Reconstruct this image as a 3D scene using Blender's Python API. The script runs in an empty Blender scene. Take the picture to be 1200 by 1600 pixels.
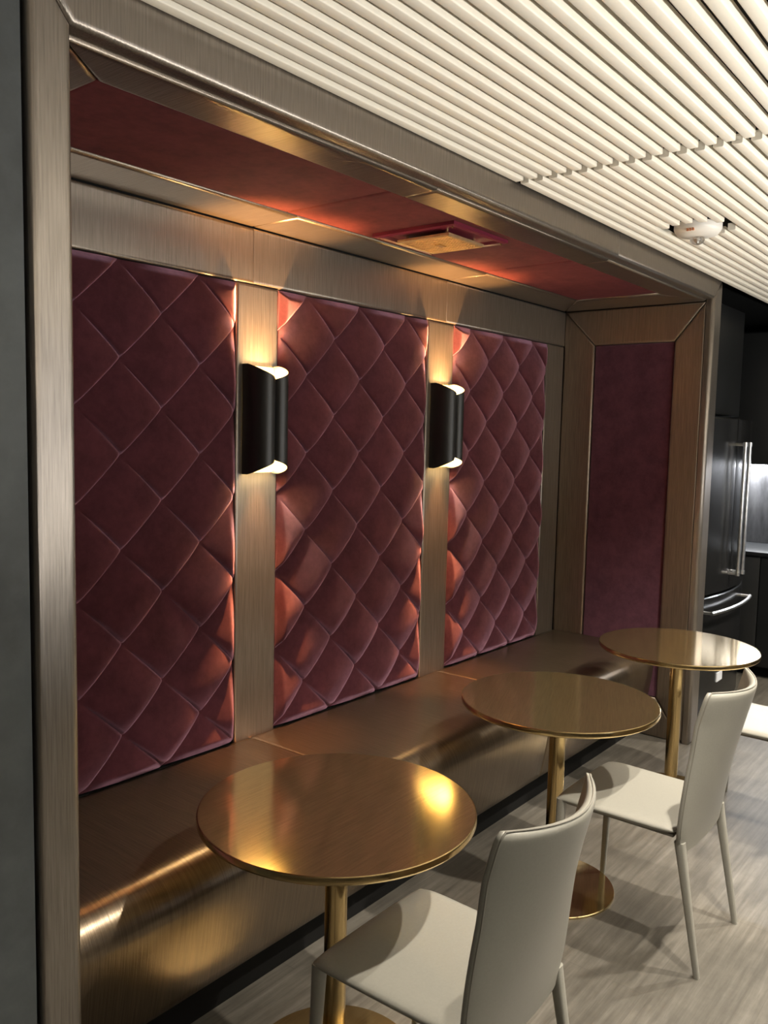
import bpy, bmesh, math, random
from mathutils import Vector, Matrix
random.seed(7)
PI = math.pi
S = bpy.context.scene
COL = S.collection

# ------------------------------------------------------------ camera
cd = bpy.data.cameras.new('camera'); cam = bpy.data.objects.new('camera', cd); COL.objects.link(cam)
cd.sensor_fit = 'HORIZONTAL'; cd.sensor_width = 36.0; cd.lens = 1321.86 / 1200 * 36
fw = Vector((0.77807, 0.62113, -0.09385)); rt = Vector((0.62536, -0.78001, 0.02227)); up = Vector((0.05937, 0.07602, 0.99534))
M = Matrix(((rt.x, up.x, -fw.x, 0), (rt.y, up.y, -fw.y, -2.3836), (rt.z, up.z, -fw.z, 1.7064), (0, 0, 0, 1)))
cam.matrix_world = M
cd.clip_start = 0.05
S.camera = cam

# ------------------------------------------------------------ view, world, lights
S.view_settings.view_transform = 'Standard'
S.view_settings.look = 'None'
S.view_settings.gamma = 1
S.view_settings.use_curve_mapping = False
S.view_settings.exposure = 0.0
W = bpy.data.worlds.new('world'); S.world = W; W.use_nodes = True
W.node_tree.nodes['Background'].inputs[0].default_value = (0.5, 0.52, 0.6, 1)
W.node_tree.nodes['Background'].inputs[1].default_value = 0.05

def lamp(name, kind, loc, power, color, rot=(0, 0, 0), **kw):
    d = bpy.data.lights.new(name, kind); o = bpy.data.objects.new(name, d); COL.objects.link(o)
    o.location = loc; o.rotation_euler = rot; d.energy = power; d.color = color
    for k, v in kw.items(): setattr(d, k, v)
    return o
KEY = (1.0, 0.90, 0.75)
SPOTS = [(2.08, -2.08), (3.05, -2.06), (4.10, -2.07), (5.2, -2.07)]
for (x, y) in SPOTS:
    lamp('spot_lamp', 'SPOT', (x, y, 2.532), 235, KEY, spot_size=math.radians(112), spot_blend=0.7, shadow_soft_size=0.022)
# added fill light, unseen behind the camera, brightening the slats from below
lamp('added_uplight', 'AREA', (3.0, -3.7, 1.13), 230, (1.0, 0.95, 0.85), (PI, 0, 0), shape='RECTANGLE', size=4.4, size_y=0.16)
# under-cabinet strip in the kitchen
lamp('cabinet_strip_lamp', 'AREA', (6.87, -1.3, 1.512), 50, (0.95, 0.97, 1.0), (0, 0, 0), shape='RECTANGLE', size=0.03, size_y=2.4)
SCX = (2.1985, 3.385)      # sconce centres
WARM = (1.0, 0.47, 0.15)
for sx in SCX:
    lamp('sconce_up_lamp', 'SPOT', (sx, -0.075, 1.80), 230, WARM, (PI, 0, 0), spot_size=math.radians(74), spot_blend=1.0, shadow_soft_size=0.018)
    lamp('sconce_down_lamp', 'SPOT', (sx, -0.075, 1.69), 135, (1.0, 0.36, 0.09), (0, 0, 0), spot_size=math.radians(44), spot_blend=0.8, shadow_soft_size=0.018)
    for zz in (1.64, 1.85):
        lamp('sconce_glow_lamp', 'POINT', (sx, -0.058, zz), 8.0, (1.0, 0.80, 0.52), shadow_soft_size=0.015)

# ------------------------------------------------------------ materials
def mat(name):
    m = bpy.data.materials.new(name); m.use_nodes = True
    n = m.node_tree.nodes; l = m.node_tree.links
    return m, n, l, n['Principled BSDF']
def noise(n, l, scale, vec=(1, 1, 1), detail=4, rough=0.55, coord='Object'):
    tc = n.new('ShaderNodeTexCoord'); mp = n.new('ShaderNodeMapping'); mp.inputs['Scale'].default_value = vec
    t = n.new('ShaderNodeTexNoise'); t.inputs['Scale'].default_value = scale; t.inputs['Detail'].default_value = detail; t.inputs['Roughness'].default_value = rough
    l.new(tc.outputs[coord], mp.inputs[0]); l.new(mp.outputs[0], t.inputs['Vector'])
    return t.outputs['Fac']
def ramp(n, l, fac, stops):
    r = n.new('ShaderNodeValToRGB'); e = r.color_ramp.elements
    while len(e) < len(stops): e.new(0.5)
    for k, (p, c) in enumerate(stops): e[k].position = p; e[k].color = (*c, 1)
    l.new(fac, r.inputs[0]); return r.outputs[0]
def bump(n, l, b, fac, strength, dist, prev=None):
    u = n.new('ShaderNodeBump'); u.inputs['Strength'].default_value = strength; u.inputs['Distance'].default_value = dist
    l.new(fac, u.inputs['Height'])
    if prev: l.new(prev, u.inputs['Normal'])
    l.new(u.outputs[0], b.inputs['Normal']); return u.outputs[0]

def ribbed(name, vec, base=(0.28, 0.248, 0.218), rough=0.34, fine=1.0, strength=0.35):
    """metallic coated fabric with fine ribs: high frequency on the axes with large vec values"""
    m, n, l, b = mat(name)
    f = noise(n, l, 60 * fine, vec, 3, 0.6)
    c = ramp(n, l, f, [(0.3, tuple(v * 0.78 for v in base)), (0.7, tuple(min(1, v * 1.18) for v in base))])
    l.new(c, b.inputs['Base Color'])
    b.inputs['Metallic'].default_value = 0.85; b.inputs['Roughness'].default_value = rough
    g = noise(n, l, 2.2, (1, 1, 1), 2)
    p = bump(n, l, b, g, 0.12, 0.02)
    bump(n, l, b, f, strength, 0.0016, p)
    return m
M_VERT = ribbed('ribbed_bronze_upright', (4, 4, 0.12))
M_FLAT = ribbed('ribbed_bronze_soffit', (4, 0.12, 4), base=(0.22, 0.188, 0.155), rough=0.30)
M_SIDE = ribbed('ribbed_bronze_return', (4, 4, 0.12), base=(0.27, 0.22, 0.175), rough=0.38)
M_SEAT = ribbed('ribbed_bronze_seat', (4, 0.10, 0.10), base=(0.20, 0.155, 0.11), rough=0.29, strength=0.3)

def velvet(name, base=(0.055, 0.014, 0.021), sheen=(0.35, 0.20, 0.29), sw=1.0):
    m, n, l, b = mat(name)
    f = noise(n, l, 9, (1, 1, 1), 6, 0.7)
    f2 = noise(n, l, 45, (1, 1, 1), 3, 0.6)
    mx = n.new('ShaderNodeMath'); mx.operation = 'MULTIPLY_ADD'; mx.inputs[1].default_value = 0.35; l.new(f2, mx.inputs[0]); l.new(f, mx.inputs[2])
    c = ramp(n, l, mx.outputs[0], [(0.45, tuple(v * 0.72 for v in base)), (0.85, tuple(v * 1.25 for v in base))])
    l.new(c, b.inputs['Base Color'])
    b.inputs['Roughness'].default_value = 0.85
    b.inputs['Specular IOR Level'].default_value = 0.15
    nb = bump(n, l, b, mx.outputs[0], 0.25, 0.004)
    sh = n.new('ShaderNodeBsdfSheen'); sh.distribution = 'ASHIKHMIN'; sh.inputs['Roughness'].default_value = 0.52
    sc = ramp(n, l, mx.outputs[0], [(0.45, tuple(v * sw * 0.8 for v in sheen)), (0.85, tuple(v * sw * 1.2 for v in sheen))])
    l.new(sc, sh.inputs['Color']); l.new(nb, sh.inputs['Normal'])
    ad = n.new('ShaderNodeAddShader'); l.new(b.outputs[0], ad.inputs[0]); l.new(sh.outputs[0], ad.inputs[1])
    l.new(ad.outputs[0], n['Material Output'].inputs['Surface'])
    return m
M_VELVET = velvet('maroon_velvet')
M_SUEDE = velvet('maroon_suede', (0.068, 0.013, 0.013), (0.5, 0.2, 0.25), 0.05)

def metal(name, base, rough, aniso=0.0, scale=None, metallic=1.0, var=0.12, bs=0.05):
    m, n, l, b = mat(name)
    f = noise(n, l, 30, scale or (1, 1, 1), 4)
    c = ramp(n, l, f, [(0.3, tuple(v * (1 - var) for v in base)), (0.7, tuple(min(1, v * (1 + var)) for v in base))])
    l.new(c, b.inputs['Base Color']); b.inputs['Metallic'].default_value = metallic; b.inputs['Roughness'].default_value = rough
    b.inputs['Anisotropic'].default_value = aniso
    if bs: bump(n, l, b, f, bs, 0.001)
    return m
M_BRASS = metal('brushed_brass', (0.60, 0.46, 0.24), 0.115, 0.0, (0.3, 6, 1), metallic=0.95, bs=0)
M_PLATE = metal('perforated_brass', (0.85, 0.62, 0.36), 0.42, 0.0, (1, 1, 1))
M_BRASS_EDGE = metal('polished_brass', (0.66, 0.49, 0.24), 0.2, 0, (1, 1, 0.1), bs=0)
M_BLACKMETAL = metal('satin_black_lacquer', (0.012, 0.012, 0.012), 0.38, metallic=0.0, bs=0.02)
M_GOLD = metal('gold_leaf_lining', (1.0, 0.86, 0.6), 0.45)
M_CHROME = metal('polished_steel', (0.9, 0.9, 0.9), 0.28)
M_BLACKSTEEL = metal('black_stainless', (0.075, 0.077, 0.08), 0.2, metallic=0.9, scale=(0.3, 0.3, 6))

def plain(name, base, rough=0.6, n_scale=6, var=0.1, bs=0.1, bd=0.002, vec=(1, 1, 1), spec=0.5):
    m, n, l, b = mat(name)
    f = noise(n, l, n_scale, vec, 6, 0.65)
    c = ramp(n, l, f, [(0.3, tuple(v * (1 - var) for v in base)), (0.7, tuple(v * (1 + var) for v in base))])
    l.new(c, b.inputs['Base Color']); b.inputs['Roughness'].default_value = rough
    b.inputs['Specular IOR Level'].default_value = spec
    if bs: bump(n, l, b, f, bs, bd)
    return m
M_SLAT = plain('white_slat_paint', (0.90, 0.86, 0.77), 0.5, 20, 0.02, 0)
M_PLENUM = plain('dark_plenum', (0.03, 0.028, 0.025), 0.9)
M_PLASTER = plain('charcoal_plaster', (0.062, 0.070, 0.074), 0.62, 5, 0.35, 0.3, 0.004)
M_ROOM = plain('grey_room_wall', (0.22, 0.21, 0.2), 0.8)
M_DARK = plain('black_plinth', (0.010, 0.010, 0.010), 0.85, spec=0.15)
M_CAB = plain('black_cabinet_front', (0.014, 0.015, 0.016), 0.4)
M_STONE = plain('dark_marble_splash', (0.07, 0.07, 0.073), 0.3, 7, 0.7, 0.02, 0.001, (1, 1, 0.25))
M_LEATHER = plain('light_grey_leather', (0.265, 0.260, 0.232), 0.34, 160, 0.04, 0.12, 0.0006)
M_PIPING = plain('grey_leather_piping', (0.22, 0.21, 0.185), 0.42, 160, 0.04, 0)
M_WHITE = plain('white_plastic', (0.82, 0.80, 0.76), 0.4, 6, 0.02, 0)
M_LABEL = plain('pale_sticker', (0.6, 0.62, 0.66), 0.4, 6, 0.02, 0)
M_TRAY = plain('maroon_painted_tray', (0.13, 0.012, 0.03), 0.4, 6, 0.05, 0)
M_THREAD = plain('dark_seam', (0.03, 0.015, 0.016), 0.8, 6, 0.05, 0)

def emis(name, color, strength):
    m, n, l, b = mat(name); b.inputs['Base Color'].default_value = (*color, 1)
    b.inputs['Emission Color'].default_value = (*color, 1); b.inputs['Emission Strength'].default_value = strength
    return m
M_BULB = emis('warm_bulb', (1.0, 0.72, 0.36), 40)
M_DOWN = emis('spot_lens', (1.0, 0.9, 0.75), 30)
M_STRIP = emis('cool_led', (0.95, 0.97, 1.0), 25)
M_PEND = emis('pendant_diffuser', (1.0, 0.93, 0.8), 6)
def glass(name):
    m, n, l, b = mat(name); b.inputs['Transmission Weight'].default_value = 1; b.inputs['Roughness'].default_value = 0.03; b.inputs['IOR'].default_value = 1.45
    b.inputs['Base Color'].default_value = (0.95, 0.93, 0.9, 1); return m
M_CLEAR = glass('clear_lens')
def floor_mat():
    m, n, l, b = mat('grey_washed_plank_floor')
    tc = n.new('ShaderNodeTexCoord')
    br = n.new('ShaderNodeTexBrick'); br.inputs['Scale'].default_value = 1.0
    br.inputs['Brick Width'].default_value = 1.22; br.inputs['Row Height'].default_value = 0.30
    br.inputs['Mortar Size'].default_value = 0.0012; br.inputs['Mortar Smooth'].default_value = 0.3
    br.inputs['Color1'].default_value = (0.40, 0.40, 0.40, 1); br.inputs['Color2'].default_value = (0.58, 0.58, 0.58, 1); br.inputs['Mortar'].default_value = (0.30, 0.30, 0.30, 1)
    l.new(tc.outputs['Object'], br.inputs['Vector'])
    g = noise(n, l, 14, (0.16, 2.6, 1), 8, 0.7)
    c1 = ramp(n, l, g, [(0.30, (0.075, 0.068, 0.057)), (0.55, (0.135, 0.125, 0.108)), (0.75, (0.20, 0.188, 0.168))])
    h = noise(n, l, 1.6, (1, 1, 1), 6, 0.7)
    c2 = ramp(n, l, h, [(0.3, (0.6, 0.6, 0.6)), (0.7, (1.25, 1.25, 1.25))])
    m1 = n.new('ShaderNodeMix'); m1.data_type = 'RGBA'; m1.blend_type = 'MULTIPLY'; m1.inputs[0].default_value = 1
    l.new(c1, m1.inputs[6]); l.new(c2, m1.inputs[7])
    m2 = n.new('ShaderNodeMix'); m2.data_type = 'RGBA'; m2.blend_type = 'OVERLAY'; m2.inputs[0].default_value = 0.5
    l.new(m1.outputs[2], m2.inputs[6]); l.new(br.outputs['Color'], m2.inputs[7])
    l.new(m2.outputs[2], b.inputs['Base Color'])
    b.inputs['Roughness'].default_value = 0.42
    bump(n, l, b, g, 0.15, 0.001)
    return m
M_FLOOR = floor_mat()

# ------------------------------------------------------------ helpers
def link(name, me, material, parent=None, smooth=True):
    o = bpy.data.objects.new(name, me); COL.objects.link(o)
    if material:
        for mm in (material if isinstance(material, (list, tuple)) else [material]): me.materials.append(mm)
    if smooth:
        for p in me.polygons: p.use_smooth = True
    if parent: o.parent = parent
    return o
def tag(o, label=None, cat=None, group=None, kind=None):
    if label: o['label'] = label
    if cat: o['category'] = cat
    if group: o['group'] = group
    if kind: o['kind'] = kind
    return o
def empty(name, loc=(0, 0, 0), rz=0):
    o = bpy.data.objects.new(name, None); COL.objects.link(o); o.location = loc; o.rotation_euler = (0, 0, rz)
    o.empty_display_size = 0.1
    return o
class MB:
    def __init__(s): s.v = []; s.f = []; s.mi = []
    def add(s, vs, fs, mi=0):
        k = len(s.v); s.v += [tuple(v) for v in vs]; s.f += [tuple(i + k for i in f) for f in fs]; s.mi += [mi] * len(fs)
    def box(s, x0, x1, y0, y1, z0, z1, mi=0):
        vs = [(x, y, z) for x in (x0, x1) for y in (y0, y1) for z in (z0, z1)]
        s.add(vs, [(0, 1, 3, 2), (4, 6, 7, 5), (0, 4, 5, 1), (2, 3, 7, 6), (0, 2, 6, 4), (1, 5, 7, 3)], mi)
    def rings(s, rings, close=True, cap0=True, cap1=True, mi=0):
        n = len(rings[0]); vs = [p for r in rings for p in r]; fs = []
        for i in range(len(rings) - 1):
            for j in range(n if close else n - 1):
                a = i * n + j; b = i * n + (j + 1) % n
                fs.append((a, b, b + n, a + n))
        if cap0: fs.append(tuple(range(n - 1, -1, -1)))
        if cap1: fs.append(tuple((len(rings) - 1) * n + j for j in range(n)))
        s.add(vs, fs, mi)
    def lathe(s, c, prof, n=64, mi=0, cap0=True, cap1=True):
        s.rings([[(c[0] + r * math.cos(2 * PI * k / n), c[1] + r * math.sin(2 * PI * k / n), c[2] + z) for k in range(n)] for r, z in prof], True, cap0, cap1, mi)
    def tube(s, pts, rad, n=12, mi=0):
        pts = [Vector(p) for p in pts]; rings = []; N = len(pts)
        rr = rad if isinstance(rad, (list, tuple)) else [rad] * N
        ref = None
        for i, p in enumerate(pts):
            t = (pts[min(i + 1, N - 1)] - pts[max(i - 1, 0)]).normalized()
            if ref is None: ref = Vector((0, 0, 1)) if abs(t.z) < 0.9 else Vector((1, 0, 0))
            a = (ref - t * ref.dot(t)).normalized(); ref = a; b = t.cross(a)
            rings.append([tuple(p + (a * math.cos(2 * PI * k / n) + b * math.sin(2 * PI * k / n)) * rr[i]) for k in range(n)])
        s.rings(rings, mi=mi)
    def mesh(s, name, bevel=0, seg=2, recalc=True):
        me = bpy.data.meshes.new(name); bm = bmesh.new()
        vs = [bm.verts.new(v) for v in s.v]
        for f, mi in zip(s.f, s.mi):
            try: fc = bm.faces.new([vs[i] for i in f]); fc.material_index = mi
            except ValueError: pass
        if bevel: bmesh.ops.bevel(bm, geom=list(bm.edges), offset=bevel, segments=seg, profile=0.5, affect='EDGES')
        if recalc: bmesh.ops.recalc_face_normals(bm, faces=list(bm.faces))
        bm.to_mesh(me); bm.free(); return me
    def build(s, name, material, parent=None, bevel=0, seg=2, smooth=True, flat_angle=None):
        me = s.mesh(name, bevel, seg); o = link(name, me, material, parent, smooth)
        if smooth:
            me.set_sharp_from_angle(angle=math.radians(flat_angle or 35))
        return o
def box(name, m, x0, x1, y0, y1, z0, z1, parent=None, bevel=0.0, seg=2):
    b = MB(); b.box(x0, x1, y0, y1, z0, z1); return b.build(name, m, parent, bevel, seg)

def inset(poly, ds):
    """move every edge of the polygon inwards by its own distance (edge i runs from corner i to corner i + 1)"""
    n = len(poly); out = []
    for i in range(n):
        p0 = Vector(poly[i - 1]); p = Vector(poly[i]); p1 = Vector(poly[(i + 1) % n])
        e0 = (p - p0).normalized(); e1 = (p1 - p).normalized()
        n0 = Vector((-e0.y, e0.x)); n1 = Vector((-e1.y, e1.x))
        a, c = ds[i - 1], ds[i]
        det = n0.x * n1.y - n0.y * n1.x
        if abs(det) < 1e-6: out.append(p + n0 * a); continue
        ra, rc = n0.dot(p) + a, n1.dot(p) + c
        out.append(Vector(((ra * n1.y - rc * n0.y) / det, (n0.x * rc - n1.x * ra) / det)))
    return out
def pad(poly, O, U, V, N, t, r, name, m, parent=None, seams=(), base=0.0):
    """upholstered strip: polygon (counter-clockwise) in the U,V plane, padded out to t along N with a rounded edge r; seams lists edges that only butt against the next strip"""
    O, U, V, N = map(Vector, (O, U, V, N)); rings = []
    prof = [(0, -base), (0, t - r)] + [(r * (1 - math.cos(a)), t - r + r * math.sin(a)) for a in [PI / 2 * k / 6 for k in range(1, 7)]] + [(r * 1.35, t)]
    P = [Vector(p) for p in poly]
    for d, h in prof:
        ds = [(d * 0.16 + 0.0001 if k in seams else d + 0.0007) for k in range(len(P))]
        rings.append([tuple(O + U * q.x + V * q.y + N * h) for q in inset(P, ds)])
    b = MB(); b.rings(rings)
    return b.build(name, m, parent, flat_angle=70)

# ------------------------------------------------------------ dimensions of the alcove
XL, XR, DN, ZH = 0.922, 4.669, 0.8745, 2.442
ZT, ZB = 2.2375, 0.522
T3 = [XL + (XR - XL) * k / 3 for k in range(4)]

# ------------------------------------------------------------ room shell
def st(o, label=None): o['kind'] = 'structure'; return o
st(box('floor', M_FLOOR, -3, 7.0, -6.2, 0.3, -0.05, 0))
st(box('wall_left', M_PLASTER, -3, 0.826, -0.862, -0.6, 0, 2.95))
st(box('wall_niche', M_DARK, 0.70, 4.84, 0.016, 0.1, 0, 2.95))
st(box('wall_niche_left', M_DARK, 0.70, XL - 0.03, -0.6, 0.012, 0, 2.95))
st(box('wall_niche_right', M_CAB, XR + 0.03, 4.82, -0.83, 0.012, 0, 2.95))
st(box('wall_niche_top', M_DARK, XL - 0.03, XR + 0.03, -0.83, 0.012, ZH + 0.05, 2.95))
st(box('wall_kitchen', M_CAB, 4.84, 7.0, 0.012, 0.1, 0, 2.95))
st(box('wall_right', M_CAB, 6.95, 7.05, -6.2, 0.012, 0, 2.95))
st(box('wall_front', M_ROOM, -3, 7.0, -6.3, -6.2, 0, 2.95))
st(box('wall_side', M_ROOM, -3.1, -3, -6.2, -0.6, 0, 2.95))
ce = st(box('ceiling', M_PLENUM, -3, 7.0, -6.2, 0.1, 2.95, 3.0))

# slatted ceiling: two runs, the far one stepped sideways
def slat_run(x0, x1, dy, dz, parent):
    b = MB(); w, h, pitch, c = 0.030, 0.027, 0.0525, 0.003
    y = -0.879 + dy; k = 0
    while y - w > -6.1:
        z = 2.552 + dz
        prof = [(y, z + h), (y, z + c), (y - c * 0.3, z + c * 0.3), (y - c, z), (y - w + c, z), (y - w + c * 0.3, z + c * 0.3), (y - w, z + c), (y - w, z + h)]
        segs = [(x0, x1)]
        yc = y - w / 2
        if dy and -1.31 < yc < -1.03:       # cut back round the smoke detector
            r = math.sqrt(max(0, 0.135 ** 2 - (yc + 1.17) ** 2)) * 0.9
            if r > 0.02: segs = [(x0, 3.50 - r), (3.50 + r, x1)]
        for a, e in segs:
            b.rings([[(a, p[0], p[1]) for p in prof], [(e, p[0], p[1]) for p in prof]])
        y -= pitch
    return b.build('slat_panel', M_SLAT, parent, flat_angle=50)
slat_run(-2.9, 2.552, 0, 0, ce)
slat_run(2.556, 6.9, -0.018, -0.008, ce)
b = MB()
for x in (-2.2, -0.4, 1.4, 2.45, 2.7, 4.4, 6.2): b.box(x, x + 0.04, -6.1, -0.88, 2.578, 2.60)
b.build('slat_carrier', M_PLENUM, ce)

# ------------------------------------------------------------ outer padded frame
fr = empty('entrance_frame', (XL, -DN, 0)); tag(fr, 'padded bronze fabric frame standing around the alcove opening', 'frame')
def loc(o, root):       # geometry is written in world coordinates; hang it under the root
    o.parent = root; o.matrix_parent_inverse = Matrix.Translation(-Vector(root.location)); return o
FO, FU, FV, FN = (0, -0.832, 0), (1, 0, 0), (0, 0, 1), (0, -1, 0)
ZO = 2.566
loc(pad([(0.832, 0), (XL, 0), (XL, ZH + 0.012), (0.832, ZO)], FO, FU, FV, FN, 0.043, 0.014, 'post', M_VERT), fr)
loc(pad([(XR, 0), (4.80, 0), (4.80, ZO), (XR, ZH + 0.012)], FO, FU, FV, FN, 0.043, 0.02, 'post', M_VERT), fr)
hx = [XL, T3[2], XR]
for k in range(2):
    a = 0.832 if k == 0 else hx[k]; e = 4.80 if k == 1 else hx[k + 1]
    loc(pad([(hx[k], ZH + 0.012), (hx[k + 1], ZH + 0.012), (e, ZO), (a, ZO)], FO, FU, FV, FN, 0.043, 0.014, 'header_section', M_VERT, seams=((1,), (3,))[k]), fr)

# ------------------------------------------------------------ alcove ceiling
so = empty('soffit_frame', (XL, -DN, ZH)); tag(so, 'bronze padded border running around the velvet ceiling of the alcove', 'frame')
CO, CU, CV, CN = (0, 0, ZH + 0.03), (1, 0, 0), (0, -1, 0), (0, 0, -1)     # v = distance in front of the back wall
YI0, YI1, XI0, XI1 = 0.235, 0.70, 1.086, 4.34
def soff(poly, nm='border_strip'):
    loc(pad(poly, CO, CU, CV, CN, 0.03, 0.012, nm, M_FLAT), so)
DF = 0.831
def area2(p): return sum(p[i - 1][0] * p[i][1] - p[i][0] * p[i - 1][1] for i in range(len(p)))
def ccw(p): return p if area2(p) > 0 else p[::-1]
cs = [1.086, T3[1], T3[2], 4.34]
for k in range(3):
    a = XL if k == 0 else cs[k]; e = XR if k == 2 else cs[k + 1]
    soff(ccw([(cs[k], YI1), (cs[k + 1], YI1), (e, DF), (a, DF)]))
    soff(ccw([(a, 0.004), (e, 0.004), (cs[k + 1], YI0), (cs[k], YI0)]))
soff(ccw([(XL, 0.004), (XI0, YI0), (XI0, YI1), (XL, DF)]))
soff(ccw([(XR, 0.004), (XI1, YI0), (XI1, YI1), (XR, DF)]))
cl = ['dark left maroon velvet ceiling panel of the alcove, nearest the left post', 'middle maroon velvet ceiling panel holding the square grille', 'right maroon velvet ceiling panel glowing red towards the end wall']
cx = [XI0, 2.115, 3.37, XI1]
for k in range(3):
    o = pad(ccw([(cx[k], YI0), (cx[k + 1], YI0), (cx[k + 1], YI1), (cx[k], YI1)]), CO, CU, CV, CN, 0.022, 0.012, 'ceiling_pad', M_SUEDE)
    tag(o, cl[k], 'velvet panel')

# square grille
gx, gy = 2.70, -0.475
g = empty('ceiling_grille', (gx, gy, ZH)); tag(g, 'square maroon ceiling fitting with perforated brass plate on the velvet ceiling', 'grille')
b = MB(); A = 0.185; zt = 0.009
rr = [(A, 0.019), (A, -0.004), (A - 0.012, -0.008), (A - 0.022, -0.004), (A - 0.03, 0.006), (0.02, 0.006)]
b.rings([[(-a, -a, z), (a, -a, z), (a, a, z), (-a, a, z)] for a, z in rr]); b.build('tray', M_TRAY, g, flat_angle=20)
b = MB(); a = 0.118
b.rings([[(-q, -q, z), (q, -q, z), (q, q, z), (-q, q, z)] for q, z in [(a - 0.004, -0.010), (a, -0.012), (a, -0.020), (a - 0.006, -0.024), (a - 0.012, -0.021)]])
for i in range(15):
    t = -a + 0.016 + i * (2 * a - 0.032) / 14
    b.box(t - 0.0018, t + 0.0018, -a + 0.012, a - 0.012, -0.0235, -0.020); b.box(-a + 0.012, a - 0.012, t - 0.0018, t + 0.0018, -0.0235, -0.020)
b.build('brass_plate', M_PLATE, g, flat_angle=20)
b = MB(); b.box(-0.022, 0.022, -0.012, 0.012, -0.0265, -0.0225)
b.build('badge', M_BRASS_EDGE, g)
for sx in (-1, 1):
    for sy in (-1, 1):
        b = MB(); b.lathe((sx * 0.165, sy * 0.165, -0.012), [(0.004, 0.008), (0.004, 0.001), (0.002, 0)], 12); b.build('screw', M_BRASS_EDGE, g)
        b = MB(); b.lathe((sx * 0.09, sy * 0.09, -0.012), [(0.005, 0.02), (0.005, 0.0)], 12); b.build('spacer', M_BRASS_EDGE, g)

# ------------------------------------------------------------ side returns of the alcove (right one in view, left one its twin)
def side(x, nx, root_label, pad_label):
    r = empty('return_frame', (x, -DN, 0)); tag(r, root_label, 'frame')
    O = (x - nx * 0.03, 0, 0); U = (0, -1, 0); V = (0, 0, 1); N = (nx, 0, 0)
    P = [[(0.004, 0), (0.20, 0.20), (0.20, ZT), (0.004, ZH)], [(DF, 0), (0.67, 0.23), (0.67, ZT), (DF, ZH)],
         [(0.004, ZH), (0.20, ZT), (0.67, ZT), (DF, ZH)], [(0.004, 0), (DF, 0), (0.67, 0.23), (0.20, 0.20)]]
    for p in P:
        loc(pad(ccw(p), O, U, V, N, 0.03, 0.012, 'border_strip', M_SIDE), r)
    o = pad(ccw([(0.20, 0.2), (0.67, 0.23), (0.67, ZT), (0.20, ZT)]), O, U, V, N, 0.020, 0.012, 'wall_pad', M_VELVET); tag(o, pad_label, 'velvet panel')
side(XR, -1, 'bronze padded border around the plain velvet on the right end wall', 'plain flat maroon velvet panel on the right end wall')
side(XL, 1, 'bronze padded border on the left end wall behind the left post', 'plain maroon velvet panel on the left end wall hidden behind the post')

# ------------------------------------------------------------ back wall: header, strips, quilted panels
BO, BU, BV, BN = (0, 0.012, 0), (1, 0, 0), (0, 0, 1), (0, -1, 0)
hd = empty('wall_header', (XL, 0, ZT)); tag(hd, 'bronze ribbed fabric band across the top of the quilted wall', 'trim')
for k in range(3):
    loc(pad([(T3[k], ZT), (T3[k + 1], ZT), (T3[k + 1], ZH - 0.002), (T3[k], ZH - 0.002)], BO, BU, BV, BN, 0.024, 0.010, 'header_section', M_VERT, seams=((1,), (1, 3), (3,))[k]), hd)
sx_ = [(XL + 0.004, 1.120, 'bronze vertical strip left of all quilted panels, behind the left post'), (2.094, 2.303, 'bronze vertical strip behind the left wall lamp'),
       (3.276, 3.4946, 'bronze vertical strip behind the right wall lamp'), (4.4525, XR - 0.004, 'bronze vertical strip in the far right corner of the back wall')]
for a, e, lb in sx_:
    o = pad([(a, 0.1), (e, 0.1), (e, ZT), (a, ZT)], BO, BU, BV, BN, 0.022, 0.009, 'wall_strip', M_VERT); tag(o, lb, 'trim')

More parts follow.
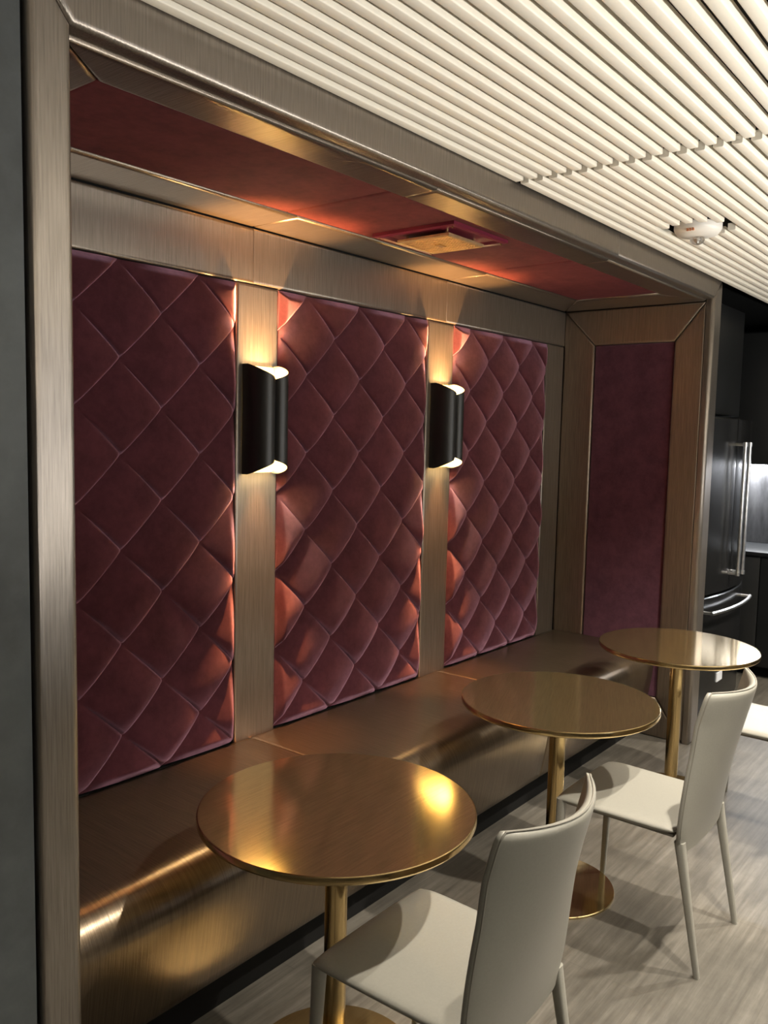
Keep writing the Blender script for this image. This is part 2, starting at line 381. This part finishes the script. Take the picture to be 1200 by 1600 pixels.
def quilt(x0, x1, z0, z1, name, NX=6, NZ=11, n=20):
    hx_ = (x1 - x0) / NX; hz = (z1 - z0) / NZ
    idx = {}; vs = []; fs = []
    rnd = random.Random(int(x0 * 1000)); amp = {}
    def height(i, j):
        u = i / n; v = j / n             # in half pitches; nodes where floor(u)+floor(v) even
        a = (u - v) / 2; c = (u + v) / 2  # a crosses "/" seams, c crosses "\" seams
        ka, kc = math.floor(a), math.floor(c); fa, fc = a - ka, c - kc
        am = amp.setdefault((ka, kc), 0.88 + 0.24 * rnd.random())
        ga = math.sin(PI * min(1, fa) ** 1.75); gc = math.sin(PI * fc ** 0.85)
        ramp_ = math.sin(PI / 2 * min(1, fa / 0.90)) ** 1.2 * min(1, (1 - fa) / 0.045) ** 0.6
        h = (0.42 + 0.58 * max(0, gc) ** 0.36) * (0.48 * max(0, ga) ** 0.36 + 0.58 * ramp_)
        # light sag folds near the crossings
        h += 0.05 * math.sin(9 * fa + 3 * kc) * ga * gc
        return 0.038 * h * am
    for i in range(NX * n + 1):
        for j in range(NZ * n + 1):
            x = x0 + i / n * hx_; z = z0 + j / n * hz
            h = height(i, j)
            e = min(i, NX * n - i, j, NZ * n - j) / n
            h *= min(1, 0.33 + 4.0 * e)
            idx[i, j] = len(vs); vs.append((x, 0.006 - h - 0.002, z))
    for i in range(NX * n):
        for j in range(NZ * n):
            a, b_, c, d = idx[i, j], idx[i + 1, j], idx[i + 1, j + 1], idx[i, j + 1]
            if ((i // n) + (j // n)) % 2 == 0: fs += [(a, b_, c), (a, c, d)]
            else: fs += [(a, b_, d), (b_, c, d)]
    k = len(vs); vs += [(x0, 0.012, z0), (x1, 0.012, z0), (x1, 0.012, z1), (x0, 0.012, z1)]
    fs.append((k + 3, k + 2, k + 1, k))
    fs.append(tuple([k, k + 1] + [idx[i, 0] for i in range(NX * n, -1, -1)]))
    fs.append(tuple([k + 2, k + 3] + [idx[i, NZ * n] for i in range(0, NX * n + 1)]))
    fs.append(tuple([k + 3, k] + [idx[0, j] for j in range(0, NZ * n + 1)]))
    fs.append(tuple([k + 1, k + 2] + [idx[NX * n, j] for j in range(NZ * n, -1, -1)]))
    me = bpy.data.meshes.new(name); me.from_pydata(vs, [], fs); me.update()
    bm = bmesh.new(); bm.from_mesh(me); bmesh.ops.recalc_face_normals(bm, faces=list(bm.faces)); bm.to_mesh(me); bm.free()
    o = link(name, me, M_VELVET)
    me.set_sharp_from_angle(angle=math.radians(50))
    return o
g_ = 0.003
tag(quilt(1.120 + g_, 2.094 - g_, ZB + 0.002, ZT - g_, 'quilted_panel'), 'left maroon velvet quilted wall panel between the post and left lamp', 'quilted panel')
tag(quilt(2.303 + g_, 3.276 - g_, ZB + 0.002, ZT - g_, 'quilted_panel'), 'middle maroon velvet quilted wall panel between the two wall lamps', 'quilted panel')
tag(quilt(3.4946 + g_, 4.4525 - g_, ZB + 0.002, ZT - g_, 'quilted_panel'), 'right maroon velvet quilted wall panel between right lamp and far corner', 'quilted panel')

# ------------------------------------------------------------ bench
be = empty('banquette_bench', (XL, -0.3, 0)); tag(be, 'long bronze upholstered bench built along the quilted wall on a black plinth', 'bench')
def bench_prof():
    p = [(-0.001, 0.16), (-0.001, 0.506), (-0.006, 0.518), (-0.03, 0.522), (-0.2, 0.524), (-0.4, 0.5235), (-0.54, 0.5215)]
    cy_, cz, R = -0.545, 0.413, 0.108
    for k in range(1, 13):
        a = PI / 2 + PI / 2 * k / 12; p.append((cy_ + R * math.cos(a), cz + R * math.sin(a)))
    p += [(-0.648, 0.36), (-0.640, 0.30), (-0.628, 0.23), (-0.615, 0.165), (-0.606, 0.135), (-0.590, 0.122), (-0.56, 0.12), (-0.4, 0.12), (-0.02, 0.13)]
    return p
bp = bench_prof()
cyz = (-0.3, 0.32)
for k in range(3):
    a, e = T3[k] + 0.0012, T3[k + 1] - 0.0012
    rings = []
    for x, s_ in [(a, 0.0085), (a + 0.0015, 0.0045), (a + 0.005, 0.0012), (a + 0.010, 0)] + [(a + 0.010 + (e - a - 0.02) * t / 12, 0) for t in range(1, 12)] + [(e - 0.010, 0), (e - 0.005, 0.0012), (e - 0.0015, 0.0045), (e, 0.0085)]:
        r = []
        for (y, z) in bp:
            d = Vector((cyz[0] - y, cyz[1] - z)); dd = d.normalized() * s_
            yy = y + (0 if y > -0.03 else dd.x)
            r.append((x, yy, z + dd.y))
        rings.append(r)
    b = MB(); b.rings(rings)
    loc(b.build('seat_section', M_SEAT, flat_angle=60), be)
b = MB(); b.box(XL, XR, -0.55, -0.002, 0, 0.118); loc(b.build('plinth', M_DARK), be)

# ------------------------------------------------------------ wall lamps
def sconce(cx_, lb):
    r = empty('wall_lamp', (cx_, -0.012, 1.54)); tag(r, lb, 'wall lamp', 'black scroll wall lamps on the bronze strips')
    w = 0.079; outer = []
    # plan profile from left wall edge round the two lobes to the right wall edge
    pts = [(-w, 0.0), (-w, -0.015), (-w, -0.03), (-w, -0.045)]
    rl = w / 2 + 0.006
    for k in range(1, 15):
        a = PI - (PI * 0.90) * k / 14
        pts.append((-w + rl + rl * math.cos(a), -0.05 - rl * 1.35 * math.sin(a)))
    half = [p for p in pts if p[0] <= -0.001]
    half.append((0.0, -0.078))
    full = half + [(-x, y) for x, y in half[-2::-1]]
    H = 0.405
    arc = [0.0]
    for k in range(1, len(full)): arc.append(arc[-1] + math.dist(full[k], full[k - 1]))
    A0, AM = arc[2], arc[len(half) - 1]
    def ends(j):
        # the rims swoop in towards the crease
        a = min(arc[j], arc[-1] - arc[j])
        t = max(0.0, min(1.0, (a - A0) / (AM - A0)))
        return 0.056 * (0.5 * t + 0.5 * t * t * (3 - 2 * t))
    NV = 24
    def shell(off, mi):
        rings = []
        for i in range(NV + 1):
            ring = []
            for j, (x, y) in enumerate(full):
                d = ends(j); z0 = d; z1 = H - d
                p0 = Vector(full[max(j - 1, 0)]); p1 = Vector(full[min(j + 1, len(full) - 1)])
                t = (p1 - p0).normalized(); nn = Vector((-t.y, t.x))
                if abs(x) < 1e-6: nn = Vector((0, 1))
                ring.append((x + nn.x * off, y + nn.y * off, z0 + (z1 - z0) * i / NV))
            rings.append(ring)
        return rings
    b = MB(); n = len(full)
    R0 = shell(0.0, 0); R1 = shell(0.0022, 1)
    b.rings(R0, close=False, cap0=False, cap1=False, mi=0)
    b.rings(R1, close=False, cap0=False, cap1=False, mi=1)
    for A, B in ((R0[0], R1[0]), (R0[-1], R1[-1])): b.rings([A, B], close=False, cap0=False, cap1=False, mi=1)
    me = b.mesh('shade', recalc=False); o = link('shade', me, [M_BLACKMETAL, M_GOLD], r); me.set_sharp_from_angle(angle=math.radians(50))
    b = MB(); b.box(-w + 0.003, w - 0.003, -0.005, 0.0, 0.004, H - 0.004); b.build('back_plate', M_GOLD, r)
    b = MB(); b.box(-0.03, 0.03, -0.07, -0.005, H / 2 - 0.03, H / 2 + 0.03); b.build('lamp_holder', M_GOLD, r, bevel=0.004)
    for s_ in (-1, 1):
        zc = H / 2 + s_ * 0.032
        b = MB(); b.lathe((0, -0.045, zc), [(0.014, 0), (0.022, s_ * 0.012), (0.024, s_ * 0.02)], 24); b.build('bulb', M_BULB, r)
sconce(SCX[0], 'black and gold wall lamp on the left bronze strip')
sconce(SCX[1], 'black and gold wall lamp on the right bronze strip')

# ------------------------------------------------------------ tables
def table():
    r = empty('cafe_table')
    b = MB(); R = 0.3634; t = 0.021; zt = 0.7299
    b.lathe((0, 0, 0), [(0.04, zt - t), (R - 0.004, zt - t), (R - 0.001, zt - t + 0.003), (R, zt - t + 0.006)], 128, 1, True, False)
    b.lathe((0, 0, 0), [(R, zt - t + 0.006), (R, zt - 0.004), (R - 0.0012, zt - 0.0012), (R - 0.004, zt)], 128, 1, False, False)
    b.lathe((0, 0, 0), [(R - 0.004, zt), (R - 0.006, zt), (0.1, zt)], 128, 0, False, True)
    b.build('tabletop', [M_BRASS, M_BRASS_EDGE], r, flat_angle=40)
    b = MB(); b.lathe((0, 0, 0), [(0.030, 0.008), (0.030, 0.71)], 48); b.build('pole', M_BRASS_EDGE, r)
    b = MB(); b.lathe((0, 0, 0), [(0.2327, 0), (0.2327, 0.007), (0.231, 0.009), (0.04, 0.014), (0.036, 0.02), (0.03, 0.024)], 96); b.build('base', M_BRASS, r, flat_angle=30)
    b = MB(); b.lathe((0, 0, 0), [(0.09, zt - t - 0.006), (0.09, zt - t)], 48); b.build('mounting_plate', M_BRASS_EDGE, r)
    return r
def copy_tree(o, parent=None):
    c = o.copy(); COL.objects.link(c); c.parent = parent
    for ch in [q for q in bpy.data.objects if q.parent == o]: copy_tree(ch, c)
    return c
TL = ['round brass table nearest the camera, reflecting the lamp glow', 'middle round brass table of the row, by the bench', 'farthest round brass table, near the black fridge']
TP = [(1.6049, -0.9696), (2.8274, -0.9837), (3.9641, -1.0239)]
t0 = table()
for k in range(3):
    o = t0 if k == 0 else copy_tree(t0)
    o.location = (*TP[k], 0); o.rotation_euler.z = 0.4 * k; tag(o, TL[k], 'table', 'round brass tables along the bench')

# ------------------------------------------------------------ chairs
def chair():
    r = empty('dining_chair')
    # seat: thin leather slab with a soft dish, corners drawn down into the legs
    nx, ny = 20, 20; top = []; bot = []
    def wid(v): return 0.225 - 0.012 * v      # v 0 front .. 1 rear
    def corner(u, v):
        # superellipse-ish rounding of the plan
        x = u * wid((1 - v) / 2); y = v * 0.21
        return x, y
    def edge(u, v): return max(abs(u), abs(v))
    b = MB(); vs = []; fs = []
    for side_ in (1, -1):
        for j in range(ny + 1):
            for i in range(nx + 1):
                u = -1 + 2 * i / nx; v = -1 + 2 * j / ny
                u = math.sin(u * PI / 2) ; v = math.sin(v * PI / 2)
                x, y = corner(u, v)
                cr = 0.008 * (abs(u) ** 6) * (abs(v) ** 6)
                x -= math.copysign(cr, u); y -= math.copysign(cr, v)
                e = (1 - abs(u) ** 12) * (1 - abs(v) ** 12)
                th = 0.013 * max(0, e) ** 0.5
                zc = 0.455 - 0.006 * (1 - u * u) * (1 - v * v) - 0.002 * abs(u)
                if v > 0.6: zc -= 0.006 * ((v - 0.6) / 0.4) ** 2
                vs.append((x, y, zc + (th + 0.002 if side_ == 1 else -th * 1.1)))
    n = (nx + 1) * (ny + 1)
    for s_ in (0, 1):
        for j in range(ny):
            for i in range(nx):
                a = s_ * n + j * (nx + 1) + i; q = (a, a + 1, a + nx + 2, a + nx + 1)
                fs.append(q if s_ == 0 else q[::-1])
    per = [i for i in range(nx + 1)] + [j * (nx + 1) + nx for j in range(1, ny + 1)] + [ny * (nx + 1) + i for i in range(nx - 1, -1, -1)] + [j * (nx + 1) for j in range(ny - 1, 0, -1)]
    for k in range(len(per)):
        a, c = per[k], per[(k + 1) % len(per)]; fs.append((a, a + n, c + n, c))
    b.add(vs, fs); b.build('seat', M_LEATHER, r, flat_angle=80)
    # back: curved shell, concave towards the sitter, running down to the rear legs
    Z0, Z1 = 0.385, 0.925; NU, NZ_ = 28, 34
    def hw(z):
        t = (z - Z0) / (Z1 - Z0)
        w_ = 0.218 + 0.012 * math.sin(PI * min(1, t * 1.6)) - 0.008 * t
        if t < 0.16: w_ -= 0.022 * (1 - t / 0.16) ** 1.6
        if t > 0.93: w_ -= 0.016 * (1 - math.sqrt(max(0, 1 - ((t - 0.93) / 0.07) ** 2)))
        return w_
    def mid(u, z):
        t = (z - Z0) / (Z1 - Z0)
        yc = -0.232 - 0.125 * t ** 1.1
        cur = 0.012 + 0.062 * min(1, t * 1.25) ** 1.0
        return yc + cur * (abs(u) ** 1.9)
    vs = []; fs = []
    zs = [Z0 + (Z1 - Z0) * (1 - (1 - k / NZ_) ** 1.25) for k in range(NZ_ + 1)]
    def sag(u, z):        # the top edge dips very slightly between its corners
        t = (z - Z0) / (Z1 - Z0)
        return z - 0.006 * t * (1 - u * u)
    for s_ in (1, -1):
        for z in zs:
            for i in range(NU + 1):
                u = math.sin((-1 + 2 * i / NU) * PI / 2)
                t = (z - Z0) / (Z1 - Z0)
                e = max(0, 1 - abs(u) ** 8) ** 0.5
                et = max(0, 1 - t ** 60) ** 0.5
                th = 0.0035 + 0.010 * e * et
                vs.append((u * hw(z), mid(u, z) + s_ * th, sag(u, z)))
    n = (NU + 1) * (NZ_ + 1)
    for s_ in (0, 1):
        for j in range(NZ_):
            for i in range(NU):
                a = s_ * n + j * (NU + 1) + i; q = (a, a + NU + 1, a + NU + 2, a + 1)
                fs.append(q if s_ == 0 else q[::-1])
    per = [i for i in range(NU + 1)] + [j * (NU + 1) + NU for j in range(1, NZ_ + 1)] + [NZ_ * (NU + 1) + i for i in range(NU - 1, -1, -1)] + [j * (NU + 1) for j in range(NZ_ - 1, 0, -1)]
    for k in range(len(per)):
        a, c = per[k], per[(k + 1) % len(per)]; fs.append((a, c, c + n, a + n))
    b = MB(); b.add(vs, fs); bk = b.build('backrest', M_LEATHER, r, flat_angle=80)
    # piping along sides and top of the back
    pts = []
    for z in zs[3:]: pts.append((-hw(z) * 0.985, mid(-0.985, z) - 0.0065, sag(1, z)))
    for i in range(1, 24):
        u = -1 + 2 * i / 24; pts.append((u * hw(Z1) * 0.99, mid(u, Z1) - 0.006, sag(u, Z1) + 0.0005))
    for z in zs[:2:-1]: pts.append((hw(z) * 0.985, mid(0.985, z) - 0.0065, sag(1, z)))
    b = MB(); b.tube(pts, 0.0022, 8); b.build('piping', M_PIPING, bk)
    # legs
    def leg(top_, foot, r0, r1):
        b = MB(); T = Vector(top_); F = Vector(foot); rings = []
        for k in range(13):
            t = k / 12; c = T.lerp(F, t); w_ = r0 + (r1 - r0) * t ** 0.8; ring = []
            for j in range(16):
                a = 2 * PI * j / 16; ca, sa = math.cos(a), math.sin(a)
                ring.append((c.x + w_ * math.copysign(abs(ca) ** 0.6, ca), c.y + w_ * math.copysign(abs(sa) ** 0.6, sa), c.z))
            rings.append(ring)
        b.rings(rings); return b.build('leg', M_LEATHER, r, flat_angle=60)
    for s_ in (-1, 1):
        leg((s_ * 0.205, 0.188, 0.452), (s_ * 0.214, 0.205, 0.0), 0.0165, 0.0095)
        leg((s_ * 0.196, -0.222, 0.425), (s_ * 0.200, -0.30, 0.0), 0.0165, 0.0095)
    b = MB()
    b.box(-0.195, 0.195, -0.20, 0.19, 0.430, 0.442); b.build('seat_frame', M_PIPING, r, bevel=0.003)
    return r
CL = ['light grey leather chair nearest the camera, cut by the photo bottom edge', 'light grey leather chair seen whole, in front of the middle table', 'light grey leather chair cut off by the right photo edge, by the farthest table']
c0 = chair()
for k, (x, y, a) in enumerate([(1.605, -1.29, 0.0), (2.828, -1.30, 0.0), (3.962, -1.425, 0.0)]):
    o = c0 if k == 0 else copy_tree(c0)
    o.location = (x, y, 0); o.rotation_euler.z = a; tag(o, CL[k], 'chair', 'grey leather chairs facing the bench')

# ------------------------------------------------------------ smoke detector
sd = empty('smoke_detector', (3.50, -1.17, 2.552)); tag(sd, 'round white detector with clear dome set into the slatted ceiling', 'detector')
b = MB(); b.lathe((0, 0, 0), [(0.092, 0.012), (0.092, -0.006), (0.088, -0.016), (0.075, -0.030), (0.045, -0.038), (0.030, -0.039)], 48); b.build('housing', M_WHITE, sd, flat_angle=60)
b = MB(); b.lathe((0, 0, -0.036), [(0.028, 0)] + [(0.028 * math.cos(a), -0.012 - 0.020 * math.sin(a)) for a in [PI / 2 * k / 8 for k in range(0, 8)]] + [(0.001, -0.032)], 32); b.build('clear_dome', M_CLEAR, sd, flat_angle=60)
b = MB(); b.lathe((0, 0, -0.036), [(0.009, 0), (0.011, -0.010), (0.004, -0.02)], 16); b.build('sensor', M_CHROME, sd)
b = MB()
for dy in (-0.014, -0.003, 0.008):
    for (q0, q1, z0, z1) in ((0, 0.002, -0.027, -0.018), (0.002, 0.007, -0.027, -0.025), (0.002, 0.007, -0.020, -0.018)):
        b.box(-0.089, -0.080, dy + q0, dy + q1, z0, z1)
b.build('marking', plain('orange_print', (0.6, 0.2, 0.08), 0.5, 6, 0.02, 0), sd)

# ------------------------------------------------------------ kitchen
FX0, FX1 = 4.895, 5.805; FC = (FX0 + FX1) / 2
def bow(x): return -0.795 - 0.05 * (1 - (2 * (x - FC) / (FX1 - FX0)) ** 2)
fg = empty('refrigerator', (FC, -0.4, 0)); tag(fg, 'black steel french door refrigerator standing beyond the alcove', 'refrigerator')
b = MB(); b.box(FX0 + 0.005, FX1 - 0.005, -0.745, -0.08, 0.02, 1.82); loc(b.build('body', M_CAB, bevel=0.004), fg)
def front(x0, x1, z0, z1, name, par=fg):
    b = MB(); n = 20; rings = []
    for i in range(n + 1):
        x = x0 + (x1 - x0) * i / n; e = 0.006 if i in (0, n) else 0
        yb = -0.75; yf = bow(x) + e
        rings.append([(x, yb, z0), (x, yf + 0.005, z0), (x, yf, z0 + 0.006), (x, yf, z1 - 0.006), (x, yf + 0.005, z1), (x, yb, z1)])
    b.rings(rings); return loc(b.build(name, M_BLACKSTEEL, flat_angle=30), par)
d1 = front(FX0, FC - 0.002, 0.795, 1.835, 'door'); d2 = front(FC + 0.002, FX1, 0.795, 1.835, 'door'); dr = front(FX0, FX1, 0.07, 0.782, 'drawer')
def child(o, par, root):
    o.parent = par; o.matrix_parent_inverse = par.matrix_parent_inverse.copy() if False else Matrix.Identity(4)
    o.matrix_parent_inverse = Matrix.Identity(4); return o
for par, hx2 in ((d1, FC - 0.048), (d2, FC + 0.048)):
    yh = bow(hx2) - 0.055; b = MB()
    b.tube([(hx2, yh, 0.895), (hx2, yh, 1.695)], 0.0115, 16)
    for z in (0.90, 1.68): b.tube([(hx2, bow(hx2), z), (hx2, yh, z)], 0.009, 12); b.tube([(hx2, yh, z - 0.012), (hx2, yh, z + 0.012)], 0.0145, 16)
    h = b.build('handle', M_CHROME); h.parent = par
b = MB(); hp = []
for k in range(17):
    x = 4.965 + (5.735 - 4.965) * k / 16; hp.append((x, bow(x) - 0.055, 0.70))
b.tube(hp, 0.0115, 16)
for x in (4.975, 5.725): b.tube([(x, bow(x), 0.70), (x, bow(x) - 0.055, 0.70)], 0.009, 12)
h = b.build('handle', M_CHROME); h.parent = dr
b = MB(); xb = 5.20; b.box(xb, xb + 0.10, bow(xb + 0.05) - 0.004, bow(xb + 0.05) + 0.004, 0.240, 0.295); h = b.build('badge', M_LABEL); h.parent = dr
b = MB(); b.box(FX0 + 0.02, FX1 - 0.02, -0.76, -0.1, 0, 0.065); loc(b.build('kick_grille', M_DARK), fg)

o = box('wall_cabinet', M_CAB, 4.86, 5.83, -0.70, 0.0, 1.86, 2.53, bevel=0.002); tag(o, 'black cabinet mounted above the refrigerator', 'cabinet')
bc = empty('base_cabinet', (6.65, -1.5, 0)); tag(bc, 'black low kitchen cabinet under the dark worktop at far right', 'cabinet')
loc(box('body', M_CAB, 6.37, 6.94, -3.0, -0.02, 0.08, 0.885), bc)
loc(box('plinth', M_DARK, 6.43, 6.94, -3.0, -0.02, 0, 0.08), bc)
for k in range(4): loc(box('door', M_CAB, 6.35, 6.368, -2.99 + 0.745 * k, -2.99 + 0.745 * k + 0.738, 0.09, 0.875, bevel=0.002), bc)
o = box('worktop', M_CAB, 6.335, 6.945, -3.0, -0.02, 0.886, 0.915, bevel=0.002); tag(o, 'dark worktop below the lit backsplash at far right', 'worktop')
o = box('backsplash', M_STONE, 6.93, 6.949, -3.0, -0.02, 0.917, 1.528); tag(o, 'dark streaked stone backsplash lit from above at far right', 'backsplash')
uc = empty('upper_cabinet', (6.8, -1.5, 1.53)); tag(uc, 'black wall cabinet with glowing strip beneath, above the backsplash', 'cabinet')
loc(box('body', M_CAB, 6.62, 6.945, -3.0, -0.02, 1.53, 2.5), uc)
for k in range(4): loc(box('door', M_CAB, 6.60, 6.618, -2.99 + 0.745 * k, -2.99 + 0.745 * k + 0.738, 1.535, 2.49, bevel=0.002), uc)
loc(box('light_strip', M_STRIP, 6.83, 6.91, -2.5, -0.1, 1.518, 1.529), uc)

# ------------------------------------------------------------ ceiling spots and added fill lights behind the camera
sl = ['leftmost', 'second', 'third', 'rightmost']
for k, (x, y) in enumerate(SPOTS):
    r = empty('ceiling_spotlight', (x, y, 2.545)); tag(r, sl[k] + ' small round ceiling spotlight of the row in the slats', 'ceiling light', 'spotlights in the slatted ceiling')
    b = MB(); b.lathe((0, 0, 0), [(0.045, 0.03), (0.045, -0.004), (0.033, -0.004), (0.030, 0.01)], 32, 0, False, False); b.build('trim_ring', M_WHITE, r)
    b = MB(); b.lathe((0, 0, 0), [(0.030, 0.012), (0.030, 0.008)], 32); b.build('lens', M_DOWN, r)
bar = empty('added_bar_counter', (3.0, -3.75, 0)); tag(bar, 'unseen dark bar counter added behind the camera around the ceiling fill light', 'counter')  # added out of view as a housing for the ceiling uplight
loc(box('body', M_CAB, 0.7, 5.3, -4.05, -3.5, 0.1, 1.05, bevel=0.003), bar)
loc(box('plinth', M_DARK, 0.75, 5.25, -4.0, -3.55, 0, 0.1), bar)
loc(box('worktop', M_CAB, 0.68, 5.32, -4.07, -3.82, 1.05, 1.09, bevel=0.003), bar)
loc(box('front_rail', M_CAB, 0.68, 5.32, -3.58, -3.48, 1.05, 1.09, bevel=0.003), bar)
# added glowing panel, unseen, for cool fill and highlights on the posts
w1 = box('added_glow_panel', emis('added_panel_glow', (0.80, 0.86, 1.0), 1.2), 1.6, 5.4, -6.199, -6.19, 1.05, 2.2); w1['kind'] = 'structure'
fr1 = MB()
for (a, e, c, d) in ((1.52, 5.48, 0.97, 1.05), (1.52, 5.48, 2.2, 2.28), (1.52, 1.6, 1.05, 2.2), (5.4, 5.48, 1.05, 2.2), (3.47, 3.53, 1.05, 2.2)): fr1.box(a, e, -6.199, -6.15, c, d)
fr1.build('glow_panel_frame', M_DARK, w1)
